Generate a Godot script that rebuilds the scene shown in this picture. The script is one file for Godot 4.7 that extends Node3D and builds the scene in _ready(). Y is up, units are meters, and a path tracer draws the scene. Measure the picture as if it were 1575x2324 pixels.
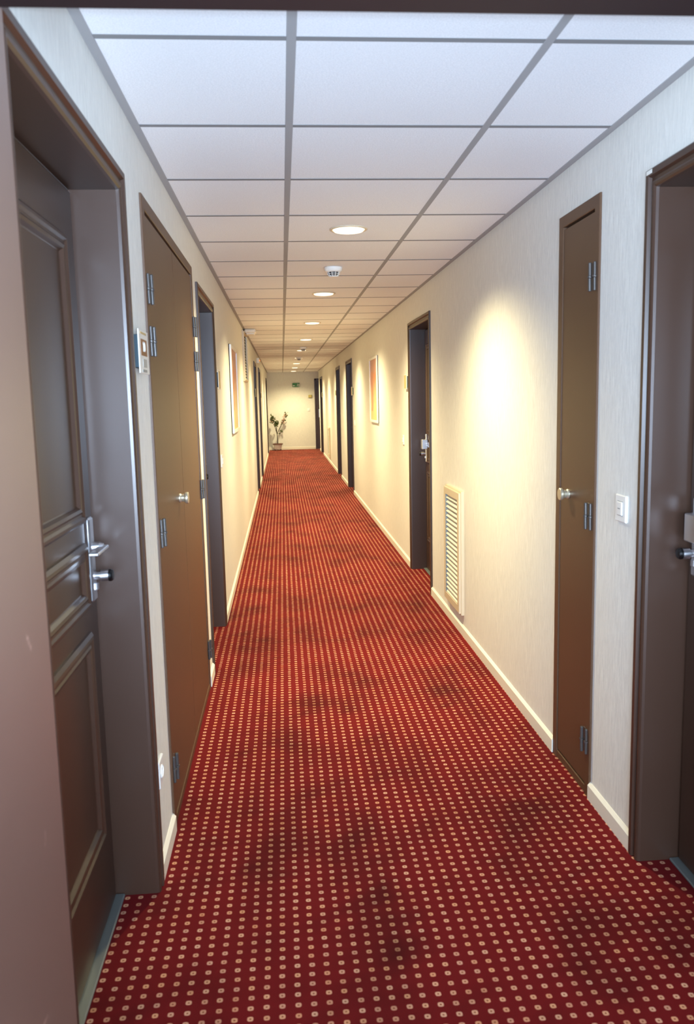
extends Node3D
# Hotel corridor. World: x to the right, y up, the corridor runs along -z. «d» below is the depth along the corridor (z = -d).

const XL := -0.417      # left wall face
const XR := 1.061       # right wall face
const H := 2.258        # ceiling face
const WR := 0.0112      # half the width of a rail
const END := 24.3       # end wall
const BACK := -1.6      # wall behind the camera
const RAIL := 0.048     # first ceiling rail; the second is 0.6 m further right
const ROW := 1.988      # a cross joint of the ceiling; the others every 0.6 m

var M := {}
var used := {}
var rng := RandomNumberGenerator.new()


func _ready() -> void:
	rng.seed = 7
	# ---- camera
	var cam := Camera3D.new()
	cam.name = "camera"
	cam.fov = rad_to_deg(2.0 * atan(1162.0 / 1855.09))
	cam.near = 0.05
	cam.far = 100.0
	var yaw := 0.0756
	var pitch := 0.1373
	var roll := 0.0225
	var b := Basis(Vector3.UP, -yaw) * Basis(Vector3.RIGHT, -pitch) * Basis(Vector3.FORWARD, roll)
	cam.transform = Transform3D(b, Vector3(0, 1.445, 0))
	var lens := CameraAttributesPhysical.new()
	lens.frustum_focal_length = 12.0 / tan(deg_to_rad(cam.fov) / 2.0)
	lens.exposure_aperture = 3.6
	lens.frustum_focus_distance = 5.5
	var vfov := cam.fov
	cam.attributes = lens
	cam.fov = vfov
	add_child(cam)
	cam.current = true
	# ---- environment and exposure
	var env := Environment.new()
	env.background_mode = Environment.BG_COLOR
	env.background_color = Color(0, 0, 0)
	env.tonemap_mode = Environment.TONE_MAPPER_LINEAR
	env.tonemap_exposure = 1.32
	env.sdfgi_enabled = true
	env.ssao_enabled = true
	env.ssil_enabled = true
	var we := WorldEnvironment.new()
	we.name = "environment"
	we.environment = env
	add_child(we)
	# ---- cool fill light added behind the camera, at an invented window
	var back_fill := AreaLight3D.new()
	back_fill.name = "added_back_fill"
	back_fill.area_size = Vector2(1.25, 1.1)
	back_fill.area_normalize_energy = true
	back_fill.light_color = Color(0.80, 0.885, 1.0)
	back_fill.light_energy = 14.0
	back_fill.area_range = 40.0
	back_fill.area_attenuation = 2.0
	back_fill.shadow_enabled = true
	back_fill.position = Vector3(0.32, 1.3, 1.54)
	add_child(back_fill)
	# ---- the flash on the camera
	var flash := SpotLight3D.new()
	flash.name = "camera_flash"
	flash.light_color = Color(0.77, 0.88, 1.0)
	flash.light_energy = 8.4
	flash.light_size = 0.06
	flash.spot_angle = 52.0
	flash.spot_angle_attenuation = 1.0
	flash.spot_range = 40.0
	flash.spot_attenuation = 2.0
	flash.shadow_enabled = true
	flash.position = Vector3(0.06, 1.42, 0.02)
	flash.rotation = Vector3(0.20, -0.08, 0)
	add_child(flash)
	materials()
	build_shell()
	build_doors()
	build_cupboards()
	build_downlights()
	build_fixtures()
	build_vents()
	build_pictures()
	build_end()


# ------------------------------------------------------------------ helpers

func numbered(called: String) -> String:
	if not used.has(called):
		used[called] = 0
		return called
	used[called] += 1
	return "%s_%03d" % [called, used[called]]


func P(x: float, y: float, d: float) -> Vector3:
	return Vector3(x, y, -d)


func tag(o: Node, label: String, category: String, group := "", kind := "") -> void:
	if label: o.set_meta("label", label)
	if category: o.set_meta("category", category)
	if group: o.set_meta("group", group)
	if kind: o.set_meta("kind", kind)


func thing(called: String, label: String, category: String, at: Vector3, group := "", kind := "") -> Node3D:
	var o := Node3D.new()
	o.name = numbered(called)
	o.position = at
	add_child(o)
	tag(o, label, category, group, kind)
	return o


func st_new() -> SurfaceTool:
	var st := SurfaceTool.new()
	st.begin(Mesh.PRIMITIVE_TRIANGLES)
	st.set_smooth_group(-1)
	return st


func put(called: String, st, m: Material, parent: Node = null, at := Vector3.ZERO) -> MeshInstance3D:
	var o := MeshInstance3D.new()
	if st is SurfaceTool:
		st.generate_normals()
		o.mesh = st.commit()
	else:
		o.mesh = st
	o.material_override = m
	o.position = at
	o.cast_shadow = GeometryInstance3D.SHADOW_CASTING_SETTING_ON
	if parent:
		var n := 0
		var nm := called
		while parent.has_node(nm):
			n += 1
			nm = "%s_%03d" % [called, n]
		o.name = nm
		parent.add_child(o, true)
	else:
		o.name = numbered(called)
		add_child(o, true)
	return o


# a flat convex polygon that faces «out»
func poly(st: SurfaceTool, p: Array, out: Vector3) -> void:
	var n: Vector3 = (p[1] - p[0]).cross(p[2] - p[0])
	if p.size() > 3:
		n += (p[2] - p[0]).cross(p[3] - p[0])
	var q := p.duplicate()
	if n.dot(out) > 0.0:
		q.reverse()
	for i in range(1, q.size() - 1):
		for v in [q[0], q[i], q[i + 1]]:
			st.set_uv(Vector2(v.x, v.z))
			st.add_vertex(v)


# a box with chamfered edges
func cbox(st: SurfaceTool, a: Vector3, b: Vector3, ch := 0.0) -> void:
	var lo := Vector3(minf(a.x, b.x), minf(a.y, b.y), minf(a.z, b.z))
	var hi := Vector3(maxf(a.x, b.x), maxf(a.y, b.y), maxf(a.z, b.z))
	var c := (lo + hi) / 2.0
	var h := (hi - lo) / 2.0
	ch = minf(ch, minf(h.x, minf(h.y, h.z)) * 0.8)
	st.set_smooth_group(-1)
	for ax in 3:
		var u := (ax + 1) % 3
		var v := (ax + 2) % 3
		for s in [-1.0, 1.0]:
			var f := []
			for k in [[-1, -1], [1, -1], [1, 1], [-1, 1]]:
				var p := c
				p[ax] += s * h[ax]
				p[u] += k[0] * (h[u] - ch)
				p[v] += k[1] * (h[v] - ch)
				f.append(p)
			var n := Vector3.ZERO
			n[ax] = s
			poly(st, f, n)
	if ch <= 0.0:
		return
	for ax in 3:
		var u := (ax + 1) % 3
		var v := (ax + 2) % 3
		for su in [-1.0, 1.0]:
			for sv in [-1.0, 1.0]:
				var e := []
				for k in [[-1.0, 0], [1.0, 0], [1.0, 1], [-1.0, 1]]:
					var p := c
					p[ax] += k[0] * (h[ax] - ch)
					p[u] += su * (h[u] - (ch if k[1] == 1 else 0.0))
					p[v] += sv * (h[v] - (0.0 if k[1] == 1 else ch))
					e.append(p)
				var n := Vector3.ZERO
				n[u] = su
				n[v] = sv
				poly(st, e, n)
	for sx in [-1.0, 1.0]:
		for sy in [-1.0, 1.0]:
			for sz in [-1.0, 1.0]:
				var s3 := Vector3(sx, sy, sz)
				var t := []
				for ax in 3:
					var p := c
					for k in 3:
						p[k] += s3[k] * (h[k] - (0.0 if k == ax else ch))
					t.append(p)
				poly(st, t, s3)


# turned shape: profile points are (radius, height along the axis)
func lathe(st: SurfaceTool, prof: Array, at: Vector3, axis: Vector3, seg := 24) -> void:
	var w := axis.normalized()
	var u := w.cross(Vector3.RIGHT if absf(w.x) < 0.8 else Vector3.UP).normalized()
	var v := w.cross(u)
	for i in prof.size() - 1:
		st.set_smooth_group(i + 1)
		var r0: float = prof[i].x
		var r1: float = prof[i + 1].x
		var dn := Vector2(prof[i + 1].y - prof[i].y, -(r1 - r0))
		for k in seg:
			var a0 := TAU * k / seg
			var a1 := TAU * (k + 1) / seg
			var e0 := u * cos(a0) + v * sin(a0)
			var e1 := u * cos(a1) + v * sin(a1)
			var h0: Vector3 = at + w * prof[i].y
			var h1: Vector3 = at + w * prof[i + 1].y
			var out: Vector3 = (e0 + e1) * dn.x + w * dn.y * 2.0
			var q := []
			if r0 > 1e-6: q.append_array([h0 + e0 * r0, h0 + e1 * r0])
			else: q.append(h0)
			if r1 > 1e-6: q.append_array([h1 + e1 * r1, h1 + e0 * r1])
			else: q.append(h1)
			poly(st, q, out)
	st.set_smooth_group(-1)


func tube(st: SurfaceTool, pts: Array, r0: float, r1: float, seg := 8) -> void:
	st.set_smooth_group(1)
	var rings := []
	for i in pts.size():
		var t: Vector3 = (pts[mini(i + 1, pts.size() - 1)] - pts[maxi(i - 1, 0)]).normalized()
		var u := t.cross(Vector3.RIGHT if absf(t.x) < 0.8 else Vector3.UP).normalized()
		var v := t.cross(u)
		var r := lerpf(r0, r1, float(i) / (pts.size() - 1))
		var ring := []
		for k in seg:
			ring.append(pts[i] + (u * cos(TAU * k / seg) + v * sin(TAU * k / seg)) * r)
		rings.append(ring)
	for i in pts.size() - 1:
		var mid: Vector3 = (pts[i] + pts[i + 1]) / 2.0
		for k in seg:
			var q := [rings[i][k], rings[i][(k + 1) % seg], rings[i + 1][(k + 1) % seg], rings[i + 1][k]]
			poly(st, q, (q[0] + q[2]) / 2.0 - mid)
	st.set_smooth_group(-1)


# A moulding swept with mitres round an opening in a wall that faces «s» (+1 right, -1 left).
# rect = [d0, y0, d1, y1] outer edge; profile points (inwards from the outer edge, proud of xw).
func surround(st: SurfaceTool, xw: float, s: float, rect: Array, prof: Array, closed := false) -> void:
	for i in prof.size() - 1:
		var a: Vector2 = prof[i]
		var c: Vector2 = prof[i + 1]
		var nw := -(c.y - a.y)
		var np := c.x - a.x
		var xa := xw + s * a.y
		var xc := xw + s * c.y
		var out := Vector3(s * np, 0, 0)
		var d0: float = rect[0]
		var y0: float = rect[1]
		var d1: float = rect[2]
		var y1: float = rect[3]
		var ba := y0 + (a.x if closed else 0.0)
		var bc := y0 + (c.x if closed else 0.0)
		poly(st, [P(xa, ba, d0 + a.x), P(xa, y1 - a.x, d0 + a.x), P(xc, y1 - c.x, d0 + c.x), P(xc, bc, d0 + c.x)], out + Vector3(0, 0, -nw))
		poly(st, [P(xa, ba, d1 - a.x), P(xa, y1 - a.x, d1 - a.x), P(xc, y1 - c.x, d1 - c.x), P(xc, bc, d1 - c.x)], out + Vector3(0, 0, nw))
		poly(st, [P(xa, y1 - a.x, d0 + a.x), P(xa, y1 - a.x, d1 - a.x), P(xc, y1 - c.x, d1 - c.x), P(xc, y1 - c.x, d0 + c.x)], out + Vector3(0, -nw, 0))
		if closed:
			poly(st, [P(xa, ba, d0 + a.x), P(xa, ba, d1 - a.x), P(xc, bc, d1 - c.x), P(xc, bc, d0 + c.x)], out + Vector3(0, nw, 0))


# ------------------------------------------------------------------ materials

func mat(called: String, c: Color, rough := 0.6, spec := 0.5, metal := 0.0) -> StandardMaterial3D:
	var m := StandardMaterial3D.new()
	m.resource_name = called
	m.albedo_color = c
	m.roughness = rough
	m.metallic_specular = spec
	m.metallic = metal
	M[called] = m
	return m


func lin(r: float, g: float, b: float) -> Color:
	return Color(r, g, b).linear_to_srgb()


func tex(im: Image) -> ImageTexture:
	return ImageTexture.create_from_image(im)


func noise(sd: int, freq: float, oct := 3) -> FastNoiseLite:
	var n := FastNoiseLite.new()
	n.seed = sd
	n.noise_type = FastNoiseLite.TYPE_SIMPLEX_SMOOTH
	n.frequency = freq
	n.fractal_octaves = oct
	return n


# a noise that repeats after w and h pixels
func wrapped(n: FastNoiseLite, x: float, y: float, w: float, h: float, sx := 1.0, sy := 1.0) -> float:
	var fx := x / w
	var fy := y / h
	var a := n.get_noise_2d(x * sx, y * sy)
	var b := n.get_noise_2d((x - w) * sx, y * sy)
	var c := n.get_noise_2d(x * sx, (y - h) * sy)
	var d := n.get_noise_2d((x - w) * sx, (y - h) * sy)
	return lerpf(lerpf(a, b, fx), lerpf(c, d, fx), fy)


func materials() -> void:
	# vinyl wallpaper with a fine vertical grain
	var N := 512
	var im := Image.create(N, N, false, Image.FORMAT_RGB8)
	var hm := Image.create(N, N, false, Image.FORMAT_RGB8)
	var n1 := noise(3, 1.0, 2)
	var n2 := noise(11, 1.0, 2)
	for y in N:
		for x in N:
			var s := wrapped(n1, x, y, N, N, 0.21, 0.012) * 0.6 + wrapped(n2, x, y, N, N, 0.08, 0.006) * 0.4
			var t := wrapped(n2, x, y, N, N, 0.5, 0.05)
			var v := clampf(0.94 + s * 0.115 + t * 0.04, 0, 1)
			im.set_pixel(x, y, Color(v, v, v * 0.995))
			var hh := clampf(0.5 + s * 0.5 + t * 0.25, 0, 1)
			hm.set_pixel(x, y, Color(hh, hh, hh))
	var wp := mat("wallpaper", Color(0.925, 0.915, 0.885), 0.62, 0.4)
	wp.albedo_texture = tex(im)
	wp.uv1_triplanar = true
	wp.uv1_world_triplanar = true
	wp.uv1_scale = Vector3(2.0, 2.0, 2.0)
	var nm := hm.duplicate()
	nm.bump_map_to_normal_map(3.0)
	wp.normal_enabled = true
	wp.normal_texture = tex(nm)
	wp.normal_scale = 0.25
	# mineral fibre tiles
	var ti := Image.create(256, 256, false, Image.FORMAT_RGB8)
	var n3 := noise(21, 1.0, 3)
	for y in 256:
		for x in 256:
			var s := wrapped(n3, x, y, 256, 256, 0.35, 0.35)
			var v := clampf(0.96 + s * 0.09 + (rng.randf() - 0.5) * 0.03, 0, 1)
			ti.set_pixel(x, y, Color(v, v, v))
	var tile := mat("ceiling_tile", Color(0.965, 0.965, 0.96), 0.9, 0.25)
	tile.albedo_texture = tex(ti)
	tile.uv1_triplanar = true
	tile.uv1_world_triplanar = true
	tile.uv1_scale = Vector3(2.2, 2.2, 2.2)
	mat("rail", Color(0.63, 0.625, 0.62), 0.7, 0.3)
	mat("joint_rail", Color(0.54, 0.535, 0.53), 0.8, 0.2)
	mat("joint", Color(0.45, 0.45, 0.45), 0.8, 0.3)
	# carpet: rows of pale rings, 37.9 mm by 34.5 mm
	var C := 1024
	var cells := 16
	var per := C / cells
	var ci := Image.create(C, C, false, Image.FORMAT_RGB8)
	var n4 := noise(5, 1.0, 3)
	var jit := []
	for k in cells * cells:
		jit.append([rng.randf_range(-0.025, 0.025), rng.randf_range(-0.025, 0.025), rng.randf_range(0.85, 1.05), rng.randf_range(-0.045, 0.045)])
	for y in C:
		for x in C:
			var g := wrapped(n4, x, y, C, C, 0.22, 0.22)
			var base := Color(0.392, 0.062, 0.068) * (1.0 + g * 0.22)
			var cx := x / per
			var cy := y / per
			var j: Array = jit[cy * cells + cx]
			var fx: float = (float(x % per) + 0.5) / per - 0.5 + j[0]
			var fy: float = (float(y % per) + 0.5) / per - 0.5 + j[1]
			# in metres, a ring 14.5 mm wide with a dark middle
			var rx := absf(fx * 0.0379) / 0.0078
			var ry := absf(fy * 0.0345) / 0.0078
			var q: float = pow(pow(rx, 3.0) + pow(ry, 3.0), 1.0 / 3.0) + g * 0.16
			var ring: float = smoothstep(1.05, 0.85, q) * j[2]
			var hole := smoothstep(0.42, 0.22, q)
			var pale := Color(0.80, 0.59 + j[3] * 0.5, 0.46 + j[3])
			var col := base.lerp(pale * (1.0 + g * 0.2), clampf(ring, 0, 1))
			col = col.lerp(Color(0.42, 0.22, 0.12), hole * 0.75)
			col.a = 1.0
			ci.set_pixel(x, y, col)
	var cp := mat("carpet", Color(1, 1, 1), 0.95, 0.25)
	cp.albedo_texture = tex(ci)
	cp.vertex_color_use_as_albedo = true
	cp.uv1_scale = Vector3(1.0 / (cells * 0.0379), 1.0 / (cells * 0.0345), 1)
	cp.uv1_offset = Vector3(0.5 / cells - 0.4084 / (cells * 0.0379), 0.5 / cells + 1.728 / (cells * 0.0345), 0)
	# painted wood and the rest
	mat("brown", lin(0.046, 0.0225, 0.0135), 0.36, 0.48)
	var worn_sheen := mat("brown_worn_sheen", lin(0.52, 0.315, 0.24), 0.34, 0.5)  # base lightened to stand in for a glossy reflection; the scuffs are wear
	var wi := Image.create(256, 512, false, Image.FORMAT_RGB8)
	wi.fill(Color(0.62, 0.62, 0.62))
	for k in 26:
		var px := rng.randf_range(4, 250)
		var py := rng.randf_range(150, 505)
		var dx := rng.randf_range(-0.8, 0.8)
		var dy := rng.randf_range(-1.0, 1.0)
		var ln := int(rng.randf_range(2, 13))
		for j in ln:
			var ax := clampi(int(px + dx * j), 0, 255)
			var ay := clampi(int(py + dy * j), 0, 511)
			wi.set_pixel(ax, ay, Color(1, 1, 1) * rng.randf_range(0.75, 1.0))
	worn_sheen.albedo_texture = tex(wi)
	worn_sheen.uv1_triplanar = true
	worn_sheen.uv1_scale = Vector3(0.8, 0.45, 0.8)
	mat("brown_satin", lin(0.092, 0.046, 0.023), 0.42, 0.45)
	mat("brown_shaded", lin(0.020, 0.0115, 0.011), 0.55, 0.25)  # portal brown darkened, the shade under the head put into the colour
	mat("gap", lin(0.006, 0.005, 0.005), 0.9, 0.1)
	mat("cream", Color(0.89, 0.865, 0.80), 0.45, 0.5)
	mat("white_plastic", Color(0.90, 0.895, 0.87), 0.35, 0.5)
	mat("grey_plastic", Color(0.55, 0.56, 0.55), 0.45, 0.5)
	mat("black_plastic", Color(0.035, 0.035, 0.04), 0.3, 0.5)
	mat("steel", Color(0.88, 0.88, 0.89), 0.34, 0.5, 1.0)
	mat("dull_steel", Color(0.30, 0.28, 0.265), 0.36, 0.6, 0.3)
	mat("aluminium", Color(0.48, 0.50, 0.49), 0.5, 0.5, 0.6)
	mat("brass", Color(0.80, 0.68, 0.42), 0.28, 0.5, 1.0)
	mat("knob_metal", Color(0.80, 0.76, 0.66), 0.38, 0.5, 0.75)
	mat("teal", lin(0.018, 0.036, 0.047), 0.6, 0.35)
	mat("olive", lin(0.05, 0.06, 0.03), 0.5, 0.5)
	mat("beige", Color(0.80, 0.74, 0.63), 0.45, 0.5)
	mat("louvre", Color(0.86, 0.84, 0.76), 0.45, 0.5)
	mat("sign_white", Color(0.88, 0.875, 0.84), 0.35, 0.5)
	mat("sign_brown", Color(0.52, 0.34, 0.20), 0.45, 0.5)
	mat("sign_grey", Color(0.66, 0.65, 0.61), 0.5, 0.5)
	mat("sign_tan", Color(0.76, 0.66, 0.45), 0.5, 0.5)
	mat("green", Color(0.10, 0.42, 0.09), 0.4, 0.5)
	mat("leaf", lin(0.12, 0.16, 0.045), 0.6, 0.4)
	mat("petal", lin(0.75, 0.50, 0.38), 0.7, 0.3)
	mat("bark", lin(0.045, 0.03, 0.018), 0.8, 0.3)
	mat("pot", lin(0.72, 0.69, 0.65), 0.6, 0.4)
	mat("pot_rim", lin(0.16, 0.08, 0.06), 0.6, 0.4)
	var lampm := mat("lamp_glow", Color(1, 0.95, 0.85), 0.4, 0.5)
	lampm.emission_enabled = true
	lampm.emission = Color(1.0, 0.93, 0.78)
	lampm.emission_energy_multiplier = 1.5
	var led := mat("led", Color(1, 0.5, 0.2), 0.4, 0.5)
	led.emission_enabled = true
	led.emission = Color(1.0, 0.55, 0.25)
	led.emission_energy_multiplier = 1.0
	var glow_pane := mat("fill_pane", Color(0.9, 0.95, 1), 0.4, 0.5)  # glow added to go with the cool fill from behind
	glow_pane.emission_enabled = true
	glow_pane.emission = Color(0.80, 0.91, 1.0)
	glow_pane.emission_energy_multiplier = 1.0


# ------------------------------------------------------------------ shell

# openings: [side, d0, d1, top]; outer edges of the casings
const OPEN_L := [[1.345, 2.352, 2.062], [4.272, 5.262, 2.046], [12.70, 13.66, 2.05], [15.18, 16.14, 2.05], [22.05, 23.0, 2.05]]
const OPEN_R := [[1.40, 2.350, 2.064], [5.82, 6.81, 2.048], [12.38, 13.46, 2.05], [15.00, 15.96, 2.05], [21.60, 22.72, 2.05]]
const CUP_L := [2.655, 4.072, 2.086]
const CUP_R := [2.702, 3.096, 2.094]


func wall(called: String, x0: float, x1: float, holes: Array, d0: float, d1: float, label: String) -> void:
	var st := st_new()
	var at := d0
	for h in holes:
		cbox(st, P(x0, 0, at), P(x1, H + 0.1, h[0] + 0.012))
		cbox(st, P(x0, h[2] - 0.012, h[0] + 0.012), P(x1, H + 0.1, h[1] - 0.012))
		at = h[1] - 0.012
	cbox(st, P(x0, 0, at), P(x1, H + 0.1, d1))
	tag(put(called, st, M.wallpaper), label, "wall", "", "structure")


func build_shell() -> void:
	# carpet, a grid whose vertex colours carry the brushed and trodden pile
	var st := st_new()
	var n := noise(9, 1.0, 3)
	var cols := 44
	var x0 := XL - 0.19
	var x1 := 2.3
	var ds := []
	var d := BACK
	while d < END + 0.3:
		ds.append(d)
		d += 0.05 + maxf(0.0, d - 6.0) * 0.006
	ds.append(END + 0.3)
	var shade := func(x: float, dd: float) -> Color:
		var a := n.get_noise_2d(x * 2.3, dd * 1.3) * 0.42 + n.get_noise_2d(x * 6.5 + 40.0, dd * 3.2) * 0.22 + n.get_noise_2d(x * 17.0 + 9.0, dd * 12.0) * 0.20
		return Color.WHITE * clampf(0.88 + a, 0.35, 1.25)
	for i in ds.size() - 1:
		for k in cols:
			var xa := lerpf(x0, x1, float(k) / cols)
			var xb := lerpf(x0, x1, float(k + 1) / cols)
			var q := [[xa, ds[i]], [xa, ds[i + 1]], [xb, ds[i + 1]], [xa, ds[i]], [xb, ds[i + 1]], [xb, ds[i]]]
			for v in q:
				st.set_smooth_group(1)
				st.set_color(shade.call(v[0], v[1]))
				st.set_uv(Vector2(v[0], -v[1]))
				st.add_vertex(P(v[0], 0, v[1]))
	st.set_smooth_group(-1)
	st.set_color(Color.WHITE)
	cbox(st, P(x0, -0.12, BACK - 0.2), P(x1, -0.01, END + 0.3))
	tag(put("floor", st, M.carpet), "dark red carpet with rows of small pale rings running down the corridor", "carpet", "", "structure")

	# walls
	wall("wall_left", XL, XL - 0.2, [OPEN_L[0], [CUP_L[0], CUP_L[1], CUP_L[2]], OPEN_L[1], OPEN_L[2], OPEN_L[3], OPEN_L[4]], BACK, END + 0.1, "off-white papered wall on the left with the wide double cupboard")
	wall("wall_right", XR, XR + 0.2, [OPEN_R[0], [CUP_R[0], CUP_R[1], CUP_R[2]], OPEN_R[1], OPEN_R[2], OPEN_R[3], OPEN_R[4]], BACK, 23.55, "off-white papered wall on the right with the narrow cupboard door")
	st = st_new()
	cbox(st, P(XL - 0.2, 0, END), P(2.3, H + 0.1, END + 0.2))
	tag(put("wall_end", st, M.wallpaper), "pale wall closing the far end of the corridor behind the potted plant", "wall", "", "structure")
	st = st_new()
	cbox(st, P(2.1, 0, 23.35), P(2.3, H + 0.1, END + 0.1))
	cbox(st, P(XR + 0.1, 0, 23.35), P(2.2, H + 0.1, 23.55))
	tag(put("wall_side", st, M.wallpaper), "short side wall of the turning at the far right end", "wall", "", "structure")
	# the wall behind the camera with an added window for the cool fill
	st = st_new()
	var wz := BACK
	cbox(st, P(XL - 0.2, 0, wz - 0.2), P(XR + 0.2, 0.7, wz))
	cbox(st, P(XL - 0.2, 1.9, wz - 0.2), P(XR + 0.2, H + 0.1, wz))
	cbox(st, P(XL - 0.2, 0.7, wz - 0.2), P(-0.35, 1.9, wz))
	cbox(st, P(0.99, 0.7, wz - 0.2), P(XR + 0.2, 1.9, wz))
	tag(put("wall_back", st, M.wallpaper), "wall behind the viewpoint holding the added fill window", "wall", "", "structure")
	var w := thing("window_1", "added window that gives the cool fill light, in the wall behind the viewpoint", "window", P(0.32, 0.7, wz - 0.1), "", "structure")
	st = st_new()
	cbox(st, Vector3(-0.66, 0.01, 0.0), Vector3(0.66, 1.19, 0.02))
	put("glow_pane", st, M.fill_pane, w)  # glowing sheet added behind the viewpoint for the fill light
	st = st_new()
	for bx in [[-0.67, 0, -0.62, 1.2], [0.62, 0, 0.67, 1.2], [-0.67, 0, 0.67, 0.05], [-0.67, 1.15, 0.67, 1.2]]:
		cbox(st, Vector3(bx[0], bx[1], -0.05), Vector3(bx[2], bx[3], 0.0), 0.004)
	put("added_window_frame", st, M.white_plastic, w)

	# ceiling: a slab, rails, joints and one mesh for each tile
	st = st_new()
	cbox(st, P(XL - 0.2, H + 0.05, BACK - 0.2), P(2.3, H + 0.2, END + 0.2))
	var ceil := put("ceiling", st, M.joint)
	tag(ceil, "suspended ceiling of square white mineral tiles in grey rails", "ceiling", "", "structure")
	var k0 := int(floor((BACK - ROW) / 0.6))
	var k1 := int(ceilf((END - ROW) / 0.6))
	var wr := 0.0115
	for r in 2:
		var s2 := st_new()
		var xr := RAIL + 0.6 * r
		cbox(s2, P(xr - wr, H, BACK), P(xr + wr, H + 0.03, END), 0.001)
		put("ceiling_rail", s2, M.rail, ceil)
	var spans := [[XL + 0.004, RAIL - wr], [RAIL + wr, RAIL + 0.6 - wr], [RAIL + 0.6 + wr, XR - 0.004]]
	for k in range(k0, k1):
		var a := maxf(ROW + 0.6 * k + WR, BACK)
		var c := minf(ROW + 0.6 * (k + 1) - WR, END)
		if c - a < 0.05:
			continue
		for sp in spans:
			var s3 := st_new()
			cbox(s3, P(sp[0], H + 0.0012 + rng.randf() * 0.0008, a), P(sp[1], H + 0.018, c))
			put("ceiling_tile", s3, M.ceiling_tile, ceil)
		var s4 := st_new()
		for sp in spans:
			cbox(s4, P(sp[0], H + 0.0004, ROW + 0.6 * k - WR), P(sp[1], H + 0.03, ROW + 0.6 * k + WR))
		put("cross_rail", s4, M.joint_rail, ceil)
	# turning at the far right: plain tiles
	st = st_new()
	cbox(st, P(XR, H + 0.001, 23.5), P(2.2, H + 0.02, END))
	put("ceiling_tile", st, M.ceiling_tile, ceil)
	# wall angles of the ceiling
	for s in 2:
		var s5 := st_new()
		var xw := XL if s == 0 else XR
		var sg := 1.0 if s == 0 else -1.0
		cbox(s5, P(xw, H - 0.0015, BACK), P(xw + sg * 0.024, H + 0.006, END if s == 0 else 23.55), 0.0008)
		cbox(s5, P(xw, H - 0.0015, BACK), P(xw + sg * 0.0025, H + 0.02, END if s == 0 else 23.55))
		tag(put("trim_%d" % (s + 1), s5, M.rail), ["grey metal angle where the ceiling meets the left wall", "grey metal angle where the ceiling meets the right wall"][s], "trim", "", "structure")
	# baseboards between the doors
	for s in 2:
		var s6 := st_new()
		var xw := XL if s == 0 else XR
		var sg := 1.0 if s == 0 else -1.0
		var holes := [OPEN_L[0], CUP_L, OPEN_L[1], OPEN_L[2], OPEN_L[3], OPEN_L[4]] if s == 0 else [OPEN_R[0], CUP_R, OPEN_R[1], OPEN_R[2], OPEN_R[3], OPEN_R[4]]
		var at := 1.375
		for h in holes + [[END if s == 0 else 23.55, 0, 0]]:
			if h[0] - at > 0.03:
				var hh := 0.062
				var pr := [Vector2(0, 0), Vector2(0.012, 0), Vector2(0.012, hh - 0.010), Vector2(0.003, hh), Vector2(0, hh)]
				for i in 4:
					var a2: Vector2 = pr[i]
					var c2: Vector2 = pr[i + 1]
					poly(s6, [P(xw + sg * a2.x, a2.y, at), P(xw + sg * a2.x, a2.y, h[0]), P(xw + sg * c2.x, c2.y, h[0]), P(xw + sg * c2.x, c2.y, at)], Vector3(sg * (c2.y - a2.y), absf(c2.x - a2.x), 0))
				for e in [[at, 1.0], [h[0], -1.0]]:
					poly(s6, [P(xw, 0, e[0]), P(xw + sg * 0.012, 0, e[0]), P(xw + sg * 0.012, hh - 0.010, e[0]), P(xw + sg * 0.003, hh, e[0]), P(xw, hh, e[0])], Vector3(0, 0, e[1]))
			at = h[1]
		tag(put(["baseboard_left", "baseboard_right"][s], s6, M.cream), ["cream baseboard along the foot of the left wall", "cream baseboard along the foot of the right wall"][s], "baseboard", "", "structure")
	st = st_new()
	cbox(st, P(XL, 0, END - 0.012), P(0.95, 0.075, END), 0.003)
	tag(put("baseboard_end", st, M.cream), "cream baseboard along the foot of the far end wall", "baseboard", "", "structure")

	# the deep wooden portal the picture is taken through
	var pt := thing("door_1", "deep brown wooden portal in the foreground, its side along the left edge and its head across the top", "door frame", P(0, 0, 1.366), "", "structure")
	st = st_new()
	cbox(st, Vector3(XL - 0.05, 0, 0), Vector3(-0.402, 2.26, 1.2), 0.004)
	put("side_lining", st, M.brown_worn_sheen, pt)
	st = st_new()
	cbox(st, Vector3(XR + 0.02, 0, 0.03), Vector3(XR - 0.012, 2.26, 1.2), 0.004)
	put("side_lining", st, M.brown, pt)
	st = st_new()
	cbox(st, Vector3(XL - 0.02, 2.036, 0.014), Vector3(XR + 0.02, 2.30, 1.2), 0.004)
	put("head_lining", st, M.brown_shaded, pt)  # same wood as the sides, with shade in its colour


# ------------------------------------------------------------------ doors

const CASING := [Vector2(0, -0.004), Vector2(0, 0.011), Vector2(0.003, 0.0135), Vector2(0.019, 0.0135), Vector2(0.024, 0.004), Vector2(0.033, 0.003), Vector2(0.036, 0.0085), Vector2(0.041, 0.0105), Vector2(0.048, 0.0095), Vector2(0.053, 0.005), Vector2(0.055, -0.004)]
const LINING := [Vector2(0.055, -0.003), Vector2(0.055, -0.126), Vector2(0.056, -0.127), Vector2(0.056, -0.165), Vector2(0.02, -0.165)]
const MOULD := [Vector2(0, -0.004), Vector2(0.002, 0.006), Vector2(0.010, 0.013), Vector2(0.018, 0.014), Vector2(0.024, 0.009), Vector2(0.030, 0.009), Vector2(0.036, 0.012), Vector2(0.044, 0.010), Vector2(0.050, 0.002), Vector2(0.058, -0.004)]


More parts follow.
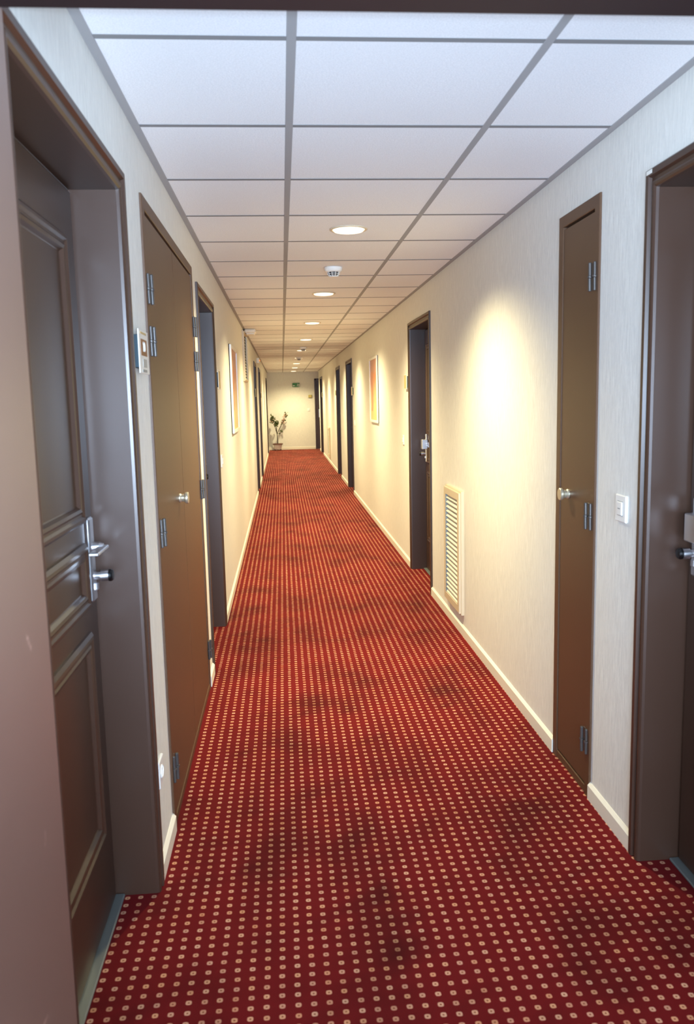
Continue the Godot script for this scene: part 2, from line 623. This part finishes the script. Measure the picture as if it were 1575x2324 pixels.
func panel_door(n: int, s: float, o: Array, label: String, full: bool) -> void:
	# s = +1 for a door in the left wall (it faces right)
	var xw := XL if s > 0 else XR
	var mid: float = (o[0] + o[1]) / 2.0
	var t := thing("door_%d" % n, label, "door", P(xw, 0, mid), "", "structure")
	var q := [o[0] - mid, 0.0, o[1] - mid, o[2]]
	var st := st_new()
	surround(st, 0, s, q, CASING)
	put("casing", st, M.brown, t)
	st = st_new()
	surround(st, 0, s, q, LINING)
	put("jamb_lining", st, M.brown, t)
	var face := -0.118
	var a: float = q[0] + 0.070
	var c: float = q[2] - 0.070
	var top: float = o[2] - 0.064
	st = st_new()
	cbox(st, P(s * face, 0.012, a), P(s * (face - 0.04), top, c), 0.003)
	var leaf := put("door_leaf", st, M.brown, t)
	st = st_new()
	cbox(st, P(s * (face - 0.03), 0.0, q[0] + 0.05), P(s * (face - 0.045), o[2] - 0.04, q[2] - 0.05))
	put("gap_sheet", st, M.gap, t)  # near-black sheet, puts the shade of the gap round the leaf into colour
	st = st_new()
	cbox(st, P(s * -0.094, 0.0, a - 0.012), P(s * (face - 0.035), 0.009, c + 0.012), 0.003)
	put("threshold", st, M.aluminium, t)
	# three moulded panels
	for py in [[0.254, 0.845], [0.905, 1.085], [1.135, 1.873]]:
		st = st_new()
		surround(st, s * face, s, [a + 0.10, py[0], c - 0.105, py[1]], MOULD, true)
		put("panel_moulding", st, M.brown, t)
	# lock on the far stile
	var lz := c - 0.055
	st = st_new()
	cbox(st, P(s * face, 0.915, lz - 0.022), P(s * (face + 0.012), 1.145, lz + 0.022), 0.005)
	put("lock_plate", st, M.steel, t)
	st = st_new()
	if s > 0:
		# flat lever handle that points back along the door
		cbox(st, P(s * (face + 0.026), 1.058, lz - 0.115), P(s * (face + 0.052), 1.067, lz + 0.012), 0.002)
		lathe(st, [Vector2(0.0, 0.0), Vector2(0.016, 0.0), Vector2(0.014, 0.02), Vector2(0.010, 0.03), Vector2(0.0, 0.03)], P(s * (face + 0.010), 1.063, lz), Vector3(s, 0, 0), 20)
	else:
		cbox(st, P(s * (face + 0.004), 1.024, lz - 0.075), P(s * (face + 0.052), 1.104, lz - 0.010), 0.003)
	put("lever_handle" if s > 0 else "handle_box", st, M.steel, t)
	st = st_new()
	lathe(st, [Vector2(0.0, 0.0), Vector2(0.0105, 0.0), Vector2(0.0105, 0.020), Vector2(0.0155, 0.020), Vector2(0.0155, 0.044), Vector2(0.0, 0.044)], P(s * (face + 0.008), 0.984, lz + 0.002), Vector3(s, 0, 0), 24)
	var knob := put("lock_cylinder", st, M.steel, t)
	st = st_new()
	lathe(st, [Vector2(0.0165, 0.0), Vector2(0.0165, 0.006), Vector2(0.013, 0.011), Vector2(0.0, 0.012)], P(s * (face + 0.050), 0.984, lz + 0.002), Vector3(s, 0, 0), 24)
	put("knob_cap", st, M.black_plastic, knob)
	if full:
		st = st_new()
		cbox(st, P(s * (face + 0.002), 0.945, lz - 0.008), P(s * (face + 0.02), 0.965, lz + 0.008), 0.002)
		put("keyhole_cover", st, M.steel, t)
	if n == 3:
		st = st_new()
		cbox(st, P(s * 0.0128, o[2] - 0.014, q[2] - 0.042), P(s * 0.0138, o[2] - 0.003, q[2] - 0.006))
		put("paper_label", st, M.sign_white, t).set_meta("label", "small white paper label stuck on the casing corner")


func build_doors() -> void:
	panel_door(2, 1.0, OPEN_L[0], "brown panelled room door set deep in the left wall, nearest the viewer, with a flat chrome lever", true)
	panel_door(3, -1.0, OPEN_R[0], "brown room door cut off by the right picture edge with a white paper label on its casing", true)
	panel_door(4, 1.0, OPEN_L[1], "recessed brown room door on the left just beyond the wide double cupboard", true)
	panel_door(5, -1.0, OPEN_R[1], "brown panelled room door on the right beyond the floor-level louvred grille", true)
	panel_door(6, 1.0, OPEN_L[2], "brown door frame on the left first after the high louvred grille", false)
	panel_door(7, 1.0, OPEN_L[3], "brown door frame on the left second after the high louvred grille", false)
	panel_door(8, 1.0, OPEN_L[4], "thin dark door frame on the left closest to the potted plant", false)
	panel_door(9, -1.0, OPEN_R[2], "brown door frame on the right first beyond the framed picture", false)
	panel_door(10, -1.0, OPEN_R[3], "brown door frame on the right second beyond the framed picture", false)
	panel_door(11, -1.0, OPEN_R[4], "dark door frame on the right last before the end wall", false)


func hinge(t: Node3D, s: float, y: float, d: float) -> void:
	var st := st_new()
	cbox(st, P(s * 0.006, y - 0.046, d - 0.013), P(s * 0.009, y + 0.046, d + 0.018), 0.001)
	for k in 2:
		var r := 0.0052 if k == 0 else 0.0062
		var dd := d - 0.014 if k == 0 else d + 0.014
		var xx := s * (0.011 if k == 0 else 0.017)
		for part in [[-0.047, -0.003], [0.003, 0.047]]:
			lathe(st, [Vector2(0.0, part[0]), Vector2(r * 0.8, part[0]), Vector2(r, part[0] + 0.002), Vector2(r, part[1] - 0.002), Vector2(r * 0.8, part[1]), Vector2(0.0, part[1])], P(xx, y, dd), Vector3.UP, 14)
		lathe(st, [Vector2(0.0, -0.004), Vector2(0.0085, -0.003), Vector2(0.0085, 0.003), Vector2(0.0, 0.004)], P(xx, y, dd), Vector3.UP, 14)
	put("hinge", st, M.dull_steel, t)


func cupboard(n: int, s: float, o: Array, double: bool, label: String) -> void:
	var xw := XL if s > 0 else XR
	var mid: float = (o[0] + o[1]) / 2.0
	var t := thing("door_%d" % n, label, "cupboard door", P(xw, 0, mid), "", "structure")
	var hw: float = (o[1] - o[0]) / 2.0
	var fw := 0.042
	var st := st_new()
	surround(st, 0, s, [-hw, 0.0, hw, o[2]], [Vector2(0, -0.003), Vector2(0, 0.006), Vector2(0.002, 0.008), Vector2(fw - 0.002, 0.008), Vector2(fw, 0.006), Vector2(fw, -0.06), Vector2(0.02, -0.06)])
	put("frame", st, M.brown_satin, t)
	st = st_new()
	cbox(st, P(s * -0.045, 0.02, -hw + 0.03), P(s * -0.06, o[2] - 0.03, hw - 0.03))
	put("recess_back", st, M.gap, t)
	st = st_new()
	cbox(st, P(s * -0.04, 0, -hw + fw - 0.01), P(s * 0.006, 0.030, hw - fw + 0.01), 0.002)
	put("sill", st, M.brown_satin, t)
	var y0 := 0.036
	var y1: float = o[2] - fw - 0.008
	var edges := [[-hw + fw + 0.003, -0.0015], [0.0015, hw - fw - 0.004]] if double else [[-hw + fw + 0.003, hw - fw - 0.004]]
	for e in edges:
		st = st_new()
		cbox(st, P(s * 0.004, y0, e[0]), P(s * -0.035, y1, e[1]), 0.002)
		put("door_leaf", st, M.brown_satin, t)
	var hs := [0.208, 1.022, 1.640, 1.802] if double else [0.205, 1.022, 1.832]
	for y in hs:
		hinge(t, s, y, -hw + fw - 0.004)
		if double:
			hinge(t, s, y, hw - fw + 0.006)
	# round knob
	var kd := -0.135 if double else hw - fw - 0.086
	st = st_new()
	lathe(st, [Vector2(0.0, 0.0), Vector2(0.018, 0.0), Vector2(0.018, 0.004), Vector2(0.015, 0.008), Vector2(0.016, 0.018), Vector2(0.022, 0.024), Vector2(0.023, 0.026), Vector2(0.023, 0.033), Vector2(0.021, 0.035), Vector2(0.0, 0.0355)], P(s * 0.004, 1.075, kd), Vector3(s, 0, 0), 28)
	put("knob", st, M.knob_metal, t)


func build_cupboards() -> void:
	cupboard(12, 1.0, CUP_L, true, "wide flush brown double cupboard door on the left with steel hinges down both sides")
	cupboard(13, -1.0, CUP_R, false, "tall narrow flush brown cupboard door on the right with a round brass knob")


# ------------------------------------------------------------------ lamps

func build_downlights() -> void:
	var where := ["nearest and largest of the row", "second of the row, beyond the nearer smoke detector", "third of the row", "fourth of the row", "fifth of the row", "sixth of the row", "seventh of the row", "eighth of the row", "ninth of the row, closest to the end wall"]
	var st := st_new()
	lathe(st, [Vector2(0.092, 0.001), Vector2(0.092, -0.002), Vector2(0.088, -0.005), Vector2(0.080, -0.005), Vector2(0.076, -0.001), Vector2(0.076, 0.0012)], Vector3.ZERO, Vector3.UP, 40)
	st.generate_normals()
	var ring := st.commit()
	st = st_new()
	lathe(st, [Vector2(0.078, -0.003), Vector2(0.070, -0.011), Vector2(0.045, -0.015), Vector2(0.0, -0.016)], Vector3.ZERO, Vector3.UP, 40)
	st.generate_normals()
	var lens := st.commit()
	for i in 9:
		var at := P(RAIL + 0.3, H, ROW + 0.3 + 0.6 * (3 + 4 * i))
		var t := thing("ceiling_downlight", "round ceiling downlight glowing warm white, " + where[i], "downlight", at, "downlights along the ceiling")
		put("trim_ring", ring, M.beige, t)
		put("lens", lens, M.lamp_glow, t, Vector3(0, 0.0005, 0))
		var l := SpotLight3D.new()
		l.name = "lamp"
		l.light_color = Color(1.0, 0.935, 0.73)
		l.light_energy = 6.9
		l.light_size = 0.05
		l.spot_angle = 73.0
		l.spot_angle_attenuation = 1.0
		l.spot_range = 40.0
		l.spot_attenuation = 2.0
		l.shadow_enabled = true
		l.rotation = Vector3(-PI / 2, 0, 0)
		l.position = Vector3(0, -0.024, 0)
		t.add_child(l, true)


# ------------------------------------------------------------------ small fittings

func rocker(called: String, label: String, s: float, y: float, d: float, w: float, h: float, double := false) -> void:
	var xw := XL if s > 0 else XR
	var t := thing(called, label, "socket" if double else "switch", P(xw, y, d))
	var st := st_new()
	cbox(st, P(0, -h / 2, -w / 2), P(s * 0.009, h / 2, w / 2), 0.003)
	put("cover_plate", st, M.white_plastic, t)
	st = st_new()
	if double:
		lathe(st, [Vector2(0.021, 0.004), Vector2(0.021, 0.012), Vector2(0.018, 0.012), Vector2(0.017, 0.003), Vector2(0.0, 0.003)], Vector3(s * 0.0, 0, 0), Vector3(s, 0, 0), 24)
		put("socket_well", st, M.white_plastic, t)
	else:
		cbox(st, P(s * 0.004, -h * 0.27, -w * 0.25), P(s * 0.0095, h * 0.27, w * 0.25))
		put("gap_frame", st, M.grey_plastic, t)
		st = st_new()
		cbox(st, P(s * 0.006, -h * 0.25, -w * 0.23), P(s * 0.0135, h * 0.25, w * 0.23), 0.002)
		put("rocker", st, M.white_plastic, t)
		st = st_new()
		cbox(st, P(s * 0.0132, -0.0015, -0.009), P(s * 0.0138, 0.0015, 0.009))
		put("mark", st, M.grey_plastic, t)


func plaque(s: float, y: float, d: float, label: String, detail: bool, side: String) -> void:
	var xw := XL if s > 0 else XR
	var t := thing("room_plaque", label, "sign", P(xw, y, d), "room plaques beside the doors")
	var st := st_new()
	cbox(st, P(0, -0.046, 0), P(s * 0.018, 0.046, 0.135), 0.001)
	put("backing_block", st, M[side], t)
	st = st_new()
	cbox(st, P(s * 0.018, -0.062, -0.004), P(s * 0.0215, 0.062, 0.155), 0.001)
	put("face_plate", st, M.sign_white, t)
	var f0 := s * 0.0214
	var f1 := s * 0.0222
	if not detail:
		st = st_new()
		cbox(st, P(f0, -0.055, 0.02), P(f1, 0.055, 0.14))
		put("printed_field", st, M.sign_tan, t)
		return
	st = st_new()
	cbox(st, P(f0, -0.011, 0.022), P(f1, 0.036, 0.125))
	put("number_field", st, M.sign_brown, t)
	st = st_new()
	cbox(st, P(f0, 0.050, 0.018), P(f1, 0.056, 0.12))
	put("top_stripe", st, M.sign_tan, t)
	st = st_new()
	cbox(st, P(f0, -0.044, 0.05), P(f1, -0.020, 0.115))
	put("icon_field", st, M.sign_grey, t)
	st = st_new()
	cbox(st, P(f0, -0.058, 0.035), P(f1, -0.050, 0.11))
	put("bottom_stripe", st, M.grey_plastic, t)
	var tm := TextMesh.new()
	tm.text = "10"
	var sf := SystemFont.new()
	sf.font_names = PackedStringArray(["Droid Sans"])
	tm.font = sf
	tm.font_size = 32
	tm.pixel_size = 0.0012
	tm.depth = 0.0012
	var o := put("number", tm, M.sign_white, t, P(s * 0.0225, 0.014, 0.074))
	o.rotation.y = s * PI / 2


func detector(proto: Node3D, at: Vector3, label: String) -> Node3D:
	if proto:
		var c: Node3D = proto.duplicate()
		c.name = numbered("smoke_detector")
		add_child(c)
		c.position = at
		c.set_meta("label", label)
		return c
	var t := thing("smoke_detector", label, "smoke detector", at, "smoke detectors under the ceiling")
	var st := st_new()
	lathe(st, [Vector2(0.0, 0.0), Vector2(0.057, 0.0), Vector2(0.057, -0.012), Vector2(0.053, -0.022), Vector2(0.043, -0.030), Vector2(0.0, -0.030)], Vector3.ZERO, Vector3.UP, 36)
	put("base", st, M.white_plastic, t)
	st = st_new()
	lathe(st, [Vector2(0.036, -0.028), Vector2(0.032, -0.042), Vector2(0.022, -0.054), Vector2(0.0, -0.054)], Vector3.ZERO, Vector3.UP, 30)
	put("sensor_chamber", st, M.black_plastic, t)
	st = st_new()
	for k in 10:
		var a := TAU * k / 10.0
		var e := Vector3(cos(a), 0, sin(a))
		tube(st, [e * 0.039 + Vector3(0, -0.028, 0), e * 0.0345 + Vector3(0, -0.043, 0), e * 0.024 + Vector3(0, -0.056, 0)], 0.0022, 0.0022, 6)
	for q in [[0.0375, -0.0375], [0.0315, -0.047]]:
		lathe(st, [Vector2(q[0], q[1]), Vector2(q[0] + 0.001, q[1] - 0.0025), Vector2(q[0] - 0.003, q[1] - 0.003)], Vector3.ZERO, Vector3.UP, 30)
	put("guard_ribs", st, M.white_plastic, t)
	st = st_new()
	lathe(st, [Vector2(0.026, -0.053), Vector2(0.026, -0.057), Vector2(0.020, -0.059), Vector2(0.0, -0.059)], Vector3.ZERO, Vector3.UP, 30)
	put("cap", st, M.white_plastic, t)
	return t


func build_fixtures() -> void:
	rocker("light_switch", "white rocker switch between the narrow cupboard and the nearest right-hand door", -1.0, 1.084, 2.481, 0.082, 0.086)
	rocker("light_switch", "small white switch on the right wall just past the panelled door and its plaque", -1.0, 1.077, 7.18, 0.08, 0.085)
	rocker("light_switch", "tiny white switch on the right wall before the first far door frame", -1.0, 1.094, 12.05, 0.08, 0.085)
	rocker("light_switch", "white switch on the left wall just past the recessed door", 1.0, 1.055, 5.50, 0.08, 0.085)
	rocker("wall_socket", "white wall socket low on the left between the nearest door and the double cupboard", 1.0, 0.318, 2.435, 0.08, 0.085, true)
	plaque(1.0, 1.593, 2.385, "room plaque with brown number field beside the nearest left door", true, "teal")
	plaque(1.0, 1.585, 5.285, "room plaque with blue-grey side beside the recessed door past the double cupboard", false, "teal")
	plaque(-1.0, 1.577, 6.83, "room plaque with tan face beside the panelled door past the floor grille", false, "olive")
	plaque(1.0, 1.57, 12.66, "small room plaque on the left at the first far door frame", false, "teal")
	plaque(1.0, 1.55, 16.17, "small room plaque on the left at the second far door frame", false, "teal")
	plaque(-1.0, 1.56, 12.20, "small room plaque on the right at the first far door frame", false, "olive")
	plaque(-1.0, 1.57, 15.99, "small room plaque on the right at the second far door frame", false, "olive")
	plaque(-1.0, 1.57, 21.42, "small room plaque on the right at the door frame nearest the end wall", false, "olive")
	var d0 := detector(null, P(0.346, H, 5.24), "round white smoke detector with dark slots between the two nearest downlights")
	detector(d0, P(0.355, H, 12.95), "tiny smoke detector under the ceiling before the fifth downlight")
	detector(d0, P(0.352, H, 16.0), "tiny smoke detector under the ceiling in front of the sixth downlight")
	# emergency luminaires
	var t := thing("emergency_light", "pale box-shaped emergency light under the ceiling above the high louvred grille", "emergency light", P(-0.335, H, 9.65))
	var st := st_new()
	cbox(st, Vector3(-0.065, -0.045, -0.13), Vector3(0.065, 0, 0.13), 0.012)
	put("housing", st, M.cream, t)
	st = st_new()
	cbox(st, Vector3(-0.05, -0.06, -0.11), Vector3(0.05, -0.04, 0.11), 0.01)
	put("diffuser", st, M.white_plastic, t)
	t = thing("emergency_light", "small wall box with orange pilot lamp high on the left by far door frames", "emergency light", P(XL, 2.135, 14.45))
	st = st_new()
	cbox(st, Vector3(0, -0.045, -0.1), Vector3(0.05, 0.045, 0.1), 0.008)
	put("housing", st, M.white_plastic, t)
	st = st_new()
	lathe(st, [Vector2(0.012, 0), Vector2(0.010, 0.010), Vector2(0.0, 0.014)], Vector3(0.05, 0.0, 0.06), Vector3.RIGHT, 12)
	put("pilot_lamp", st, M.led, t)


# ------------------------------------------------------------------ grilles and pictures

func louvre(s: float, y0: float, y1: float, d0: float, d1: float, count: int, label: String, dep := 0.030, bn := 0.055) -> void:
	var xw := XL if s > 0 else XR
	var h := y1 - y0
	var w := d1 - d0
	var t := thing("louvred_grille", label, "vent", P(xw, y0, (d0 + d1) / 2.0))
	var st := st_new()
	surround(st, 0, s, [-w / 2, 0.0, w / 2, h], [Vector2(0, 0), Vector2(0, 0.016), Vector2(0.004, 0.018), Vector2(0.010, 0.018), Vector2(0.010, dep - 0.002), Vector2(0.013, dep), Vector2(bn, dep), Vector2(bn, 0.002)], true)
	put("frame", st, M.beige, t)
	st = st_new()
	cbox(st, P(0, 0.02, -w / 2 + 0.02), P(s * 0.003, h - 0.02, w / 2 - 0.02))
	put("back", st, M.gap, t)
	# white reveal strips at both ends of the slats
	for e in [-1.0, 1.0]:
		st = st_new()
		cbox(st, P(s * 0.003, bn, e * (w / 2 - bn)), P(s * (dep - 0.001), h - bn, e * (w / 2 - bn - 0.006)), 0.001)
		put("end_strip", st, M.aluminium if s < 0.0 else M.louvre, t)
	var step := (h - 2 * bn) / count
	for i in count:
		var y := bn + step * (i + 0.5)
		st = st_new()
		var a := P(s * 0.003, y + step * 0.42, 0)
		var c := P(s * (dep - 0.004), y - step * 0.40, 0)
		var up := Vector3(0, 0.0035, 0)
		var dl := Vector3(0, 0, w / 2 - bn - 0.006)
		for pq in [[a + up, c + up, 1.0], [a, c, -1.0]]:
			poly(st, [pq[0] - dl, pq[0] + dl, pq[1] + dl, pq[1] - dl], Vector3(s * 0.5, pq[2], 0))
		poly(st, [c - dl, c + dl, c + up + dl, c + up - dl], Vector3(s, 0, 0))
		put("slat", st, M.louvre, t)


func build_vents() -> void:
	louvre(-1.0, 0.125, 0.882, 4.768, 5.238, 22, "tall cream louvred grille low on the right wall beside the panelled door")
	louvre(1.0, 1.668, 2.222, 9.235, 10.02, 16, "louvred grille high on the left wall just under the ceiling", 0.026, 0.018)
	louvre(-1.0, 0.15, 0.82, 18.45, 18.98, 18, "distant pale louvred grille low on the right wall before the last door frame")


func picture(s: float, d0: float, d1: float, y0: float, y1: float, label: String, sd: int) -> void:
	var xw := XL if s > 0 else XR
	var w := d1 - d0
	var h := y1 - y0
	var t := thing("framed_picture", label, "picture", P(xw, y0, (d0 + d1) / 2.0))
	var st := st_new()
	surround(st, 0, s, [-w / 2, 0, w / 2, h], [Vector2(0, 0), Vector2(0, 0.020), Vector2(0.002, 0.022), Vector2(0.026, 0.022), Vector2(0.028, 0.020), Vector2(0.028, 0.010)], true)
	put("frame", st, M.white_plastic, t)
	st = st_new()
	cbox(st, P(0, -0.003, -w / 2 - 0.003), P(s * 0.006, h + 0.003, w / 2 + 0.003))
	put("backing", st, M.gap, t)
	# an abstract print that fades from rose through orange to straw yellow
	var im := Image.create(96, 128, false, Image.FORMAT_RGB8)
	var n := noise(sd, 0.03, 3)
	for y in 128:
		for x in 96:
			var v := y / 127.0 + n.get_noise_2d(x * 0.6, y * 1.8) * 0.10
			var c := Color(0.80, 0.56, 0.46)
			if v < 0.22: c = Color(0.78, 0.55, 0.46)
			elif v < 0.5: c = Color(0.80, 0.48, 0.33).lerp(Color(0.85, 0.62, 0.42), (v - 0.22) / 0.28)
			else: c = Color(0.86, 0.66, 0.42).lerp(Color(0.85, 0.76, 0.46), minf(1.0, (v - 0.5) / 0.3))
			if absf(x - 70 - 6.0 * sin(y * 0.06)) < 9.0 and v > 0.3 and v < 0.8: c = c.lerp(Color(0.72, 0.34, 0.22), 0.6)
			im.set_pixel(x, y, c)
	var m := mat("print_%d" % sd, Color(1, 1, 1), 0.28, 0.5)
	m.albedo_texture = tex(im)
	st = st_new()
	var q := [Vector2(0, 0), Vector2(1, 0), Vector2(1, 1), Vector2(0, 0), Vector2(1, 1), Vector2(0, 1)]
	if s < 0:
		q.reverse()
	for u in q:
		st.set_uv(Vector2(u.x if s < 0 else 1.0 - u.x, 1.0 - u.y))
		st.add_vertex(P(s * 0.012, lerpf(0.026, h - 0.026, u.y), lerpf(-w / 2 + 0.026, w / 2 - 0.026, u.x)))
	put("print", st, m, t)


func build_pictures() -> void:
	picture(1.0, 6.77, 7.62, 1.185, 1.905, "white-framed orange and yellow abstract picture on the left wall", 31)
	picture(-1.0, 9.02, 9.77, 1.172, 1.910, "white-framed rose and straw abstract picture on the right wall", 47)


# ------------------------------------------------------------------ the far end

func build_end() -> void:
	# flush door on the end wall, partly behind the corner of the right wall
	var t := thing("door_14", "dark brown flush door on the far end wall partly hidden by the right corner", "door", P(1.37, 0, END), "", "structure")
	var st := st_new()
	cbox(st, Vector3(-0.41, 0, 0), Vector3(-0.36, 2.06, 0.02), 0.004)
	cbox(st, Vector3(0.36, 0, 0), Vector3(0.41, 2.06, 0.02), 0.004)
	cbox(st, Vector3(-0.41, 2.01, 0), Vector3(0.41, 2.06, 0.02), 0.004)
	put("frame", st, M.brown, t)
	st = st_new()
	cbox(st, Vector3(-0.357, 0.01, 0), Vector3(0.357, 2.007, 0.012), 0.003)
	put("door_leaf", st, M.brown, t)
	st = st_new()
	cbox(st, Vector3(-0.30, 0.93, 0.012), Vector3(-0.25, 1.17, 0.022), 0.004)
	put("lock_plate", st, M.steel, t)
	st = st_new()
	cbox(st, Vector3(-0.285, 1.06, 0.02), Vector3(-0.16, 1.075, 0.06), 0.004)
	put("lever_handle", st, M.steel, t)
	# exit sign
	t = thing("exit_sign", "green emergency exit sign with white pictograms high on the end wall", "exit sign", P(0.425, 1.885, END))
	st = st_new()
	cbox(st, Vector3(-0.105, -0.055, 0), Vector3(0.105, 0.055, 0.04), 0.005)
	put("body", st, M.green, t)
	st = st_new()
	# running figure, door and arrow
	lathe(st, [Vector2(0.010, 0.0), Vector2(0.010, 0.002), Vector2(0.0, 0.002)], Vector3(0.050, 0.028, 0.04), Vector3.BACK, 12)
	tube(st, [Vector3(0.048, 0.016, 0.04), Vector3(0.040, -0.010, 0.04)], 0.008, 0.007, 6)
	tube(st, [Vector3(0.040, -0.010, 0.04), Vector3(0.056, -0.024, 0.04), Vector3(0.052, -0.045, 0.04)], 0.006, 0.005, 6)
	tube(st, [Vector3(0.040, -0.010, 0.04), Vector3(0.028, -0.030, 0.04), Vector3(0.012, -0.034, 0.04)], 0.006, 0.005, 6)
	tube(st, [Vector3(0.048, 0.013, 0.04), Vector3(0.068, 0.000, 0.04)], 0.005, 0.004, 6)
	tube(st, [Vector3(0.046, 0.013, 0.04), Vector3(0.026, 0.002, 0.04)], 0.005, 0.004, 6)
	cbox(st, Vector3(0.078, -0.045, 0.039), Vector3(0.096, 0.030, 0.042))
	put("running_figure", st, M.sign_white, t)
	st = st_new()
	cbox(st, Vector3(-0.075, -0.028, 0.039), Vector3(-0.030, -0.010, 0.042))
	poly(st, [Vector3(-0.098, -0.019, 0.042), Vector3(-0.070, 0.006, 0.042), Vector3(-0.070, -0.044, 0.042)], Vector3.BACK)
	put("arrow", st, M.sign_white, t)
	# call point and switch
	t = thing("call_point", "yellow-green call point box on the end wall left of the dark door", "call point", P(0.83, 1.55, END))
	st = st_new()
	cbox(st, Vector3(-0.052, -0.040, 0), Vector3(0.052, 0.040, 0.04), 0.006)
	put("housing", st, mat("lime", Color(0.70, 0.66, 0.28), 0.5), t)
	st = st_new()
	cbox(st, Vector3(-0.034, -0.022, 0.038), Vector3(0.034, 0.022, 0.043), 0.002)
	put("front_panel", st, M.sign_tan, t)
	t = thing("light_switch", "faint white switch on the end wall below the yellow-green box", "switch", P(0.775, 1.155, END))
	st = st_new()
	cbox(st, Vector3(-0.04, -0.042, 0), Vector3(0.04, 0.042, 0.01), 0.003)
	put("cover_plate", st, M.white_plastic, t)
	st = st_new()
	cbox(st, Vector3(-0.02, -0.022, 0.008), Vector3(0.02, 0.022, 0.014), 0.002)
	put("rocker", st, M.white_plastic, t)
	# potted plant in the far left corner
	t = thing("potted_plant", "slim potted plant with pale blossoms in the far left corner", "plant", P(-0.165, 0, END - 0.22))
	for e in [[-0.08, -0.06], [0.08, -0.06], [0.0, 0.08]]:
		st = st_new()
		lathe(st, [Vector2(0.02, 0), Vector2(0.025, 0.03), Vector2(0.0, 0.03)], Vector3(e[0], 0, e[1]), Vector3.UP, 12)
		put("foot", st, M.pot_rim, t)
	st = st_new()
	lathe(st, [Vector2(0.0, 0.025), Vector2(0.092, 0.025), Vector2(0.098, 0.035), Vector2(0.128, 0.165), Vector2(0.128, 0.175)], Vector3.ZERO, Vector3.UP, 32)
	put("pot", st, M.pot, t)
	st = st_new()
	lathe(st, [Vector2(0.126, 0.165), Vector2(0.148, 0.170), Vector2(0.152, 0.185), Vector2(0.148, 0.200), Vector2(0.134, 0.200), Vector2(0.130, 0.180)], Vector3.ZERO, Vector3.UP, 32)
	put("pot_rim", st, M.pot_rim, t)
	st = st_new()
	lathe(st, [Vector2(0.132, 0.182), Vector2(0.08, 0.190), Vector2(0.0, 0.194)], Vector3.ZERO, Vector3.UP, 24)
	put("soil", st, M.bark, t)
	st = st_new()
	var fork := Vector3(-0.012, 0.48, 0)
	tube(st, [Vector3(0.004, 0.18, 0), Vector3(0.0, 0.33, 0.004), fork, Vector3(-0.018, 0.66, 0)], 0.014, 0.008)
	put("stem", st, M.bark, t)
	var tips := [[Vector3(-0.075, 0.70, 0.02), Vector3(-0.17, 0.90, 0.0), 0], [Vector3(-0.05, 0.72, -0.02), Vector3(-0.12, 0.97, 0.02), 0], [Vector3(0.09, 0.66, 0.02), Vector3(0.20, 0.88, 0.0), 1], [Vector3(0.16, 0.84, 0.0), Vector3(0.28, 1.05, -0.02), 1], [Vector3(-0.02, 0.66, 0.03), Vector3(-0.015, 0.82, 0.05), 0], [Vector3(0.05, 0.50, 0.03), Vector3(0.16, 0.54, 0.05), 2]]
	for tp in tips:
		st = st_new()
		tube(st, [fork, tp[0], tp[1]], 0.008, 0.004, 6)
		put("branch", st, M.bark, t)
	var lf := st_new()
	var pf := st_new()
	for tp in tips:
		var nl: int = [34, 16, 5][tp[2]]
		for i in nl:
			var f := rng.randf_range(0.45, 1.1)
			var c: Vector3 = tp[0].lerp(tp[1], f) + Vector3(rng.randf_range(-0.05, 0.05), rng.randf_range(-0.05, 0.06), rng.randf_range(-0.05, 0.05))
			blade(lf, c, rng.randf_range(0.028, 0.048))
		if tp[2] == 1 or tp[1].x < -0.1:
			for i in (26 if tp[2] == 1 else 12):
				var c: Vector3 = tp[0].lerp(tp[1], rng.randf_range(0.4, 1.15)) + Vector3(rng.randf_range(-0.045, 0.045), rng.randf_range(-0.04, 0.05), rng.randf_range(-0.04, 0.05))
				blade(pf, c, rng.randf_range(0.018, 0.030))
	put("foliage", lf, M.leaf, t).set_meta("kind", "stuff")
	put("blossom", pf, M.petal, t).set_meta("kind", "stuff")


func blade(st: SurfaceTool, c: Vector3, r: float) -> void:
	var a := Vector3(rng.randf_range(-1, 1), rng.randf_range(-0.6, 1), rng.randf_range(-1, 1)).normalized()
	var w := a.cross(Vector3(rng.randf_range(-1, 1), rng.randf_range(-1, 1), 1)).normalized()
	var n := a.cross(w)
	var p := [c - a * r, c + w * r * 0.45 + n * r * 0.12, c + a * r, c - w * r * 0.45 + n * r * 0.12]
	poly(st, [p[0], p[1], p[2]], n)
	poly(st, [p[0], p[2], p[3]], n)
	poly(st, [p[0], p[1], p[2]], -n)
	poly(st, [p[0], p[2], p[3]], -n)
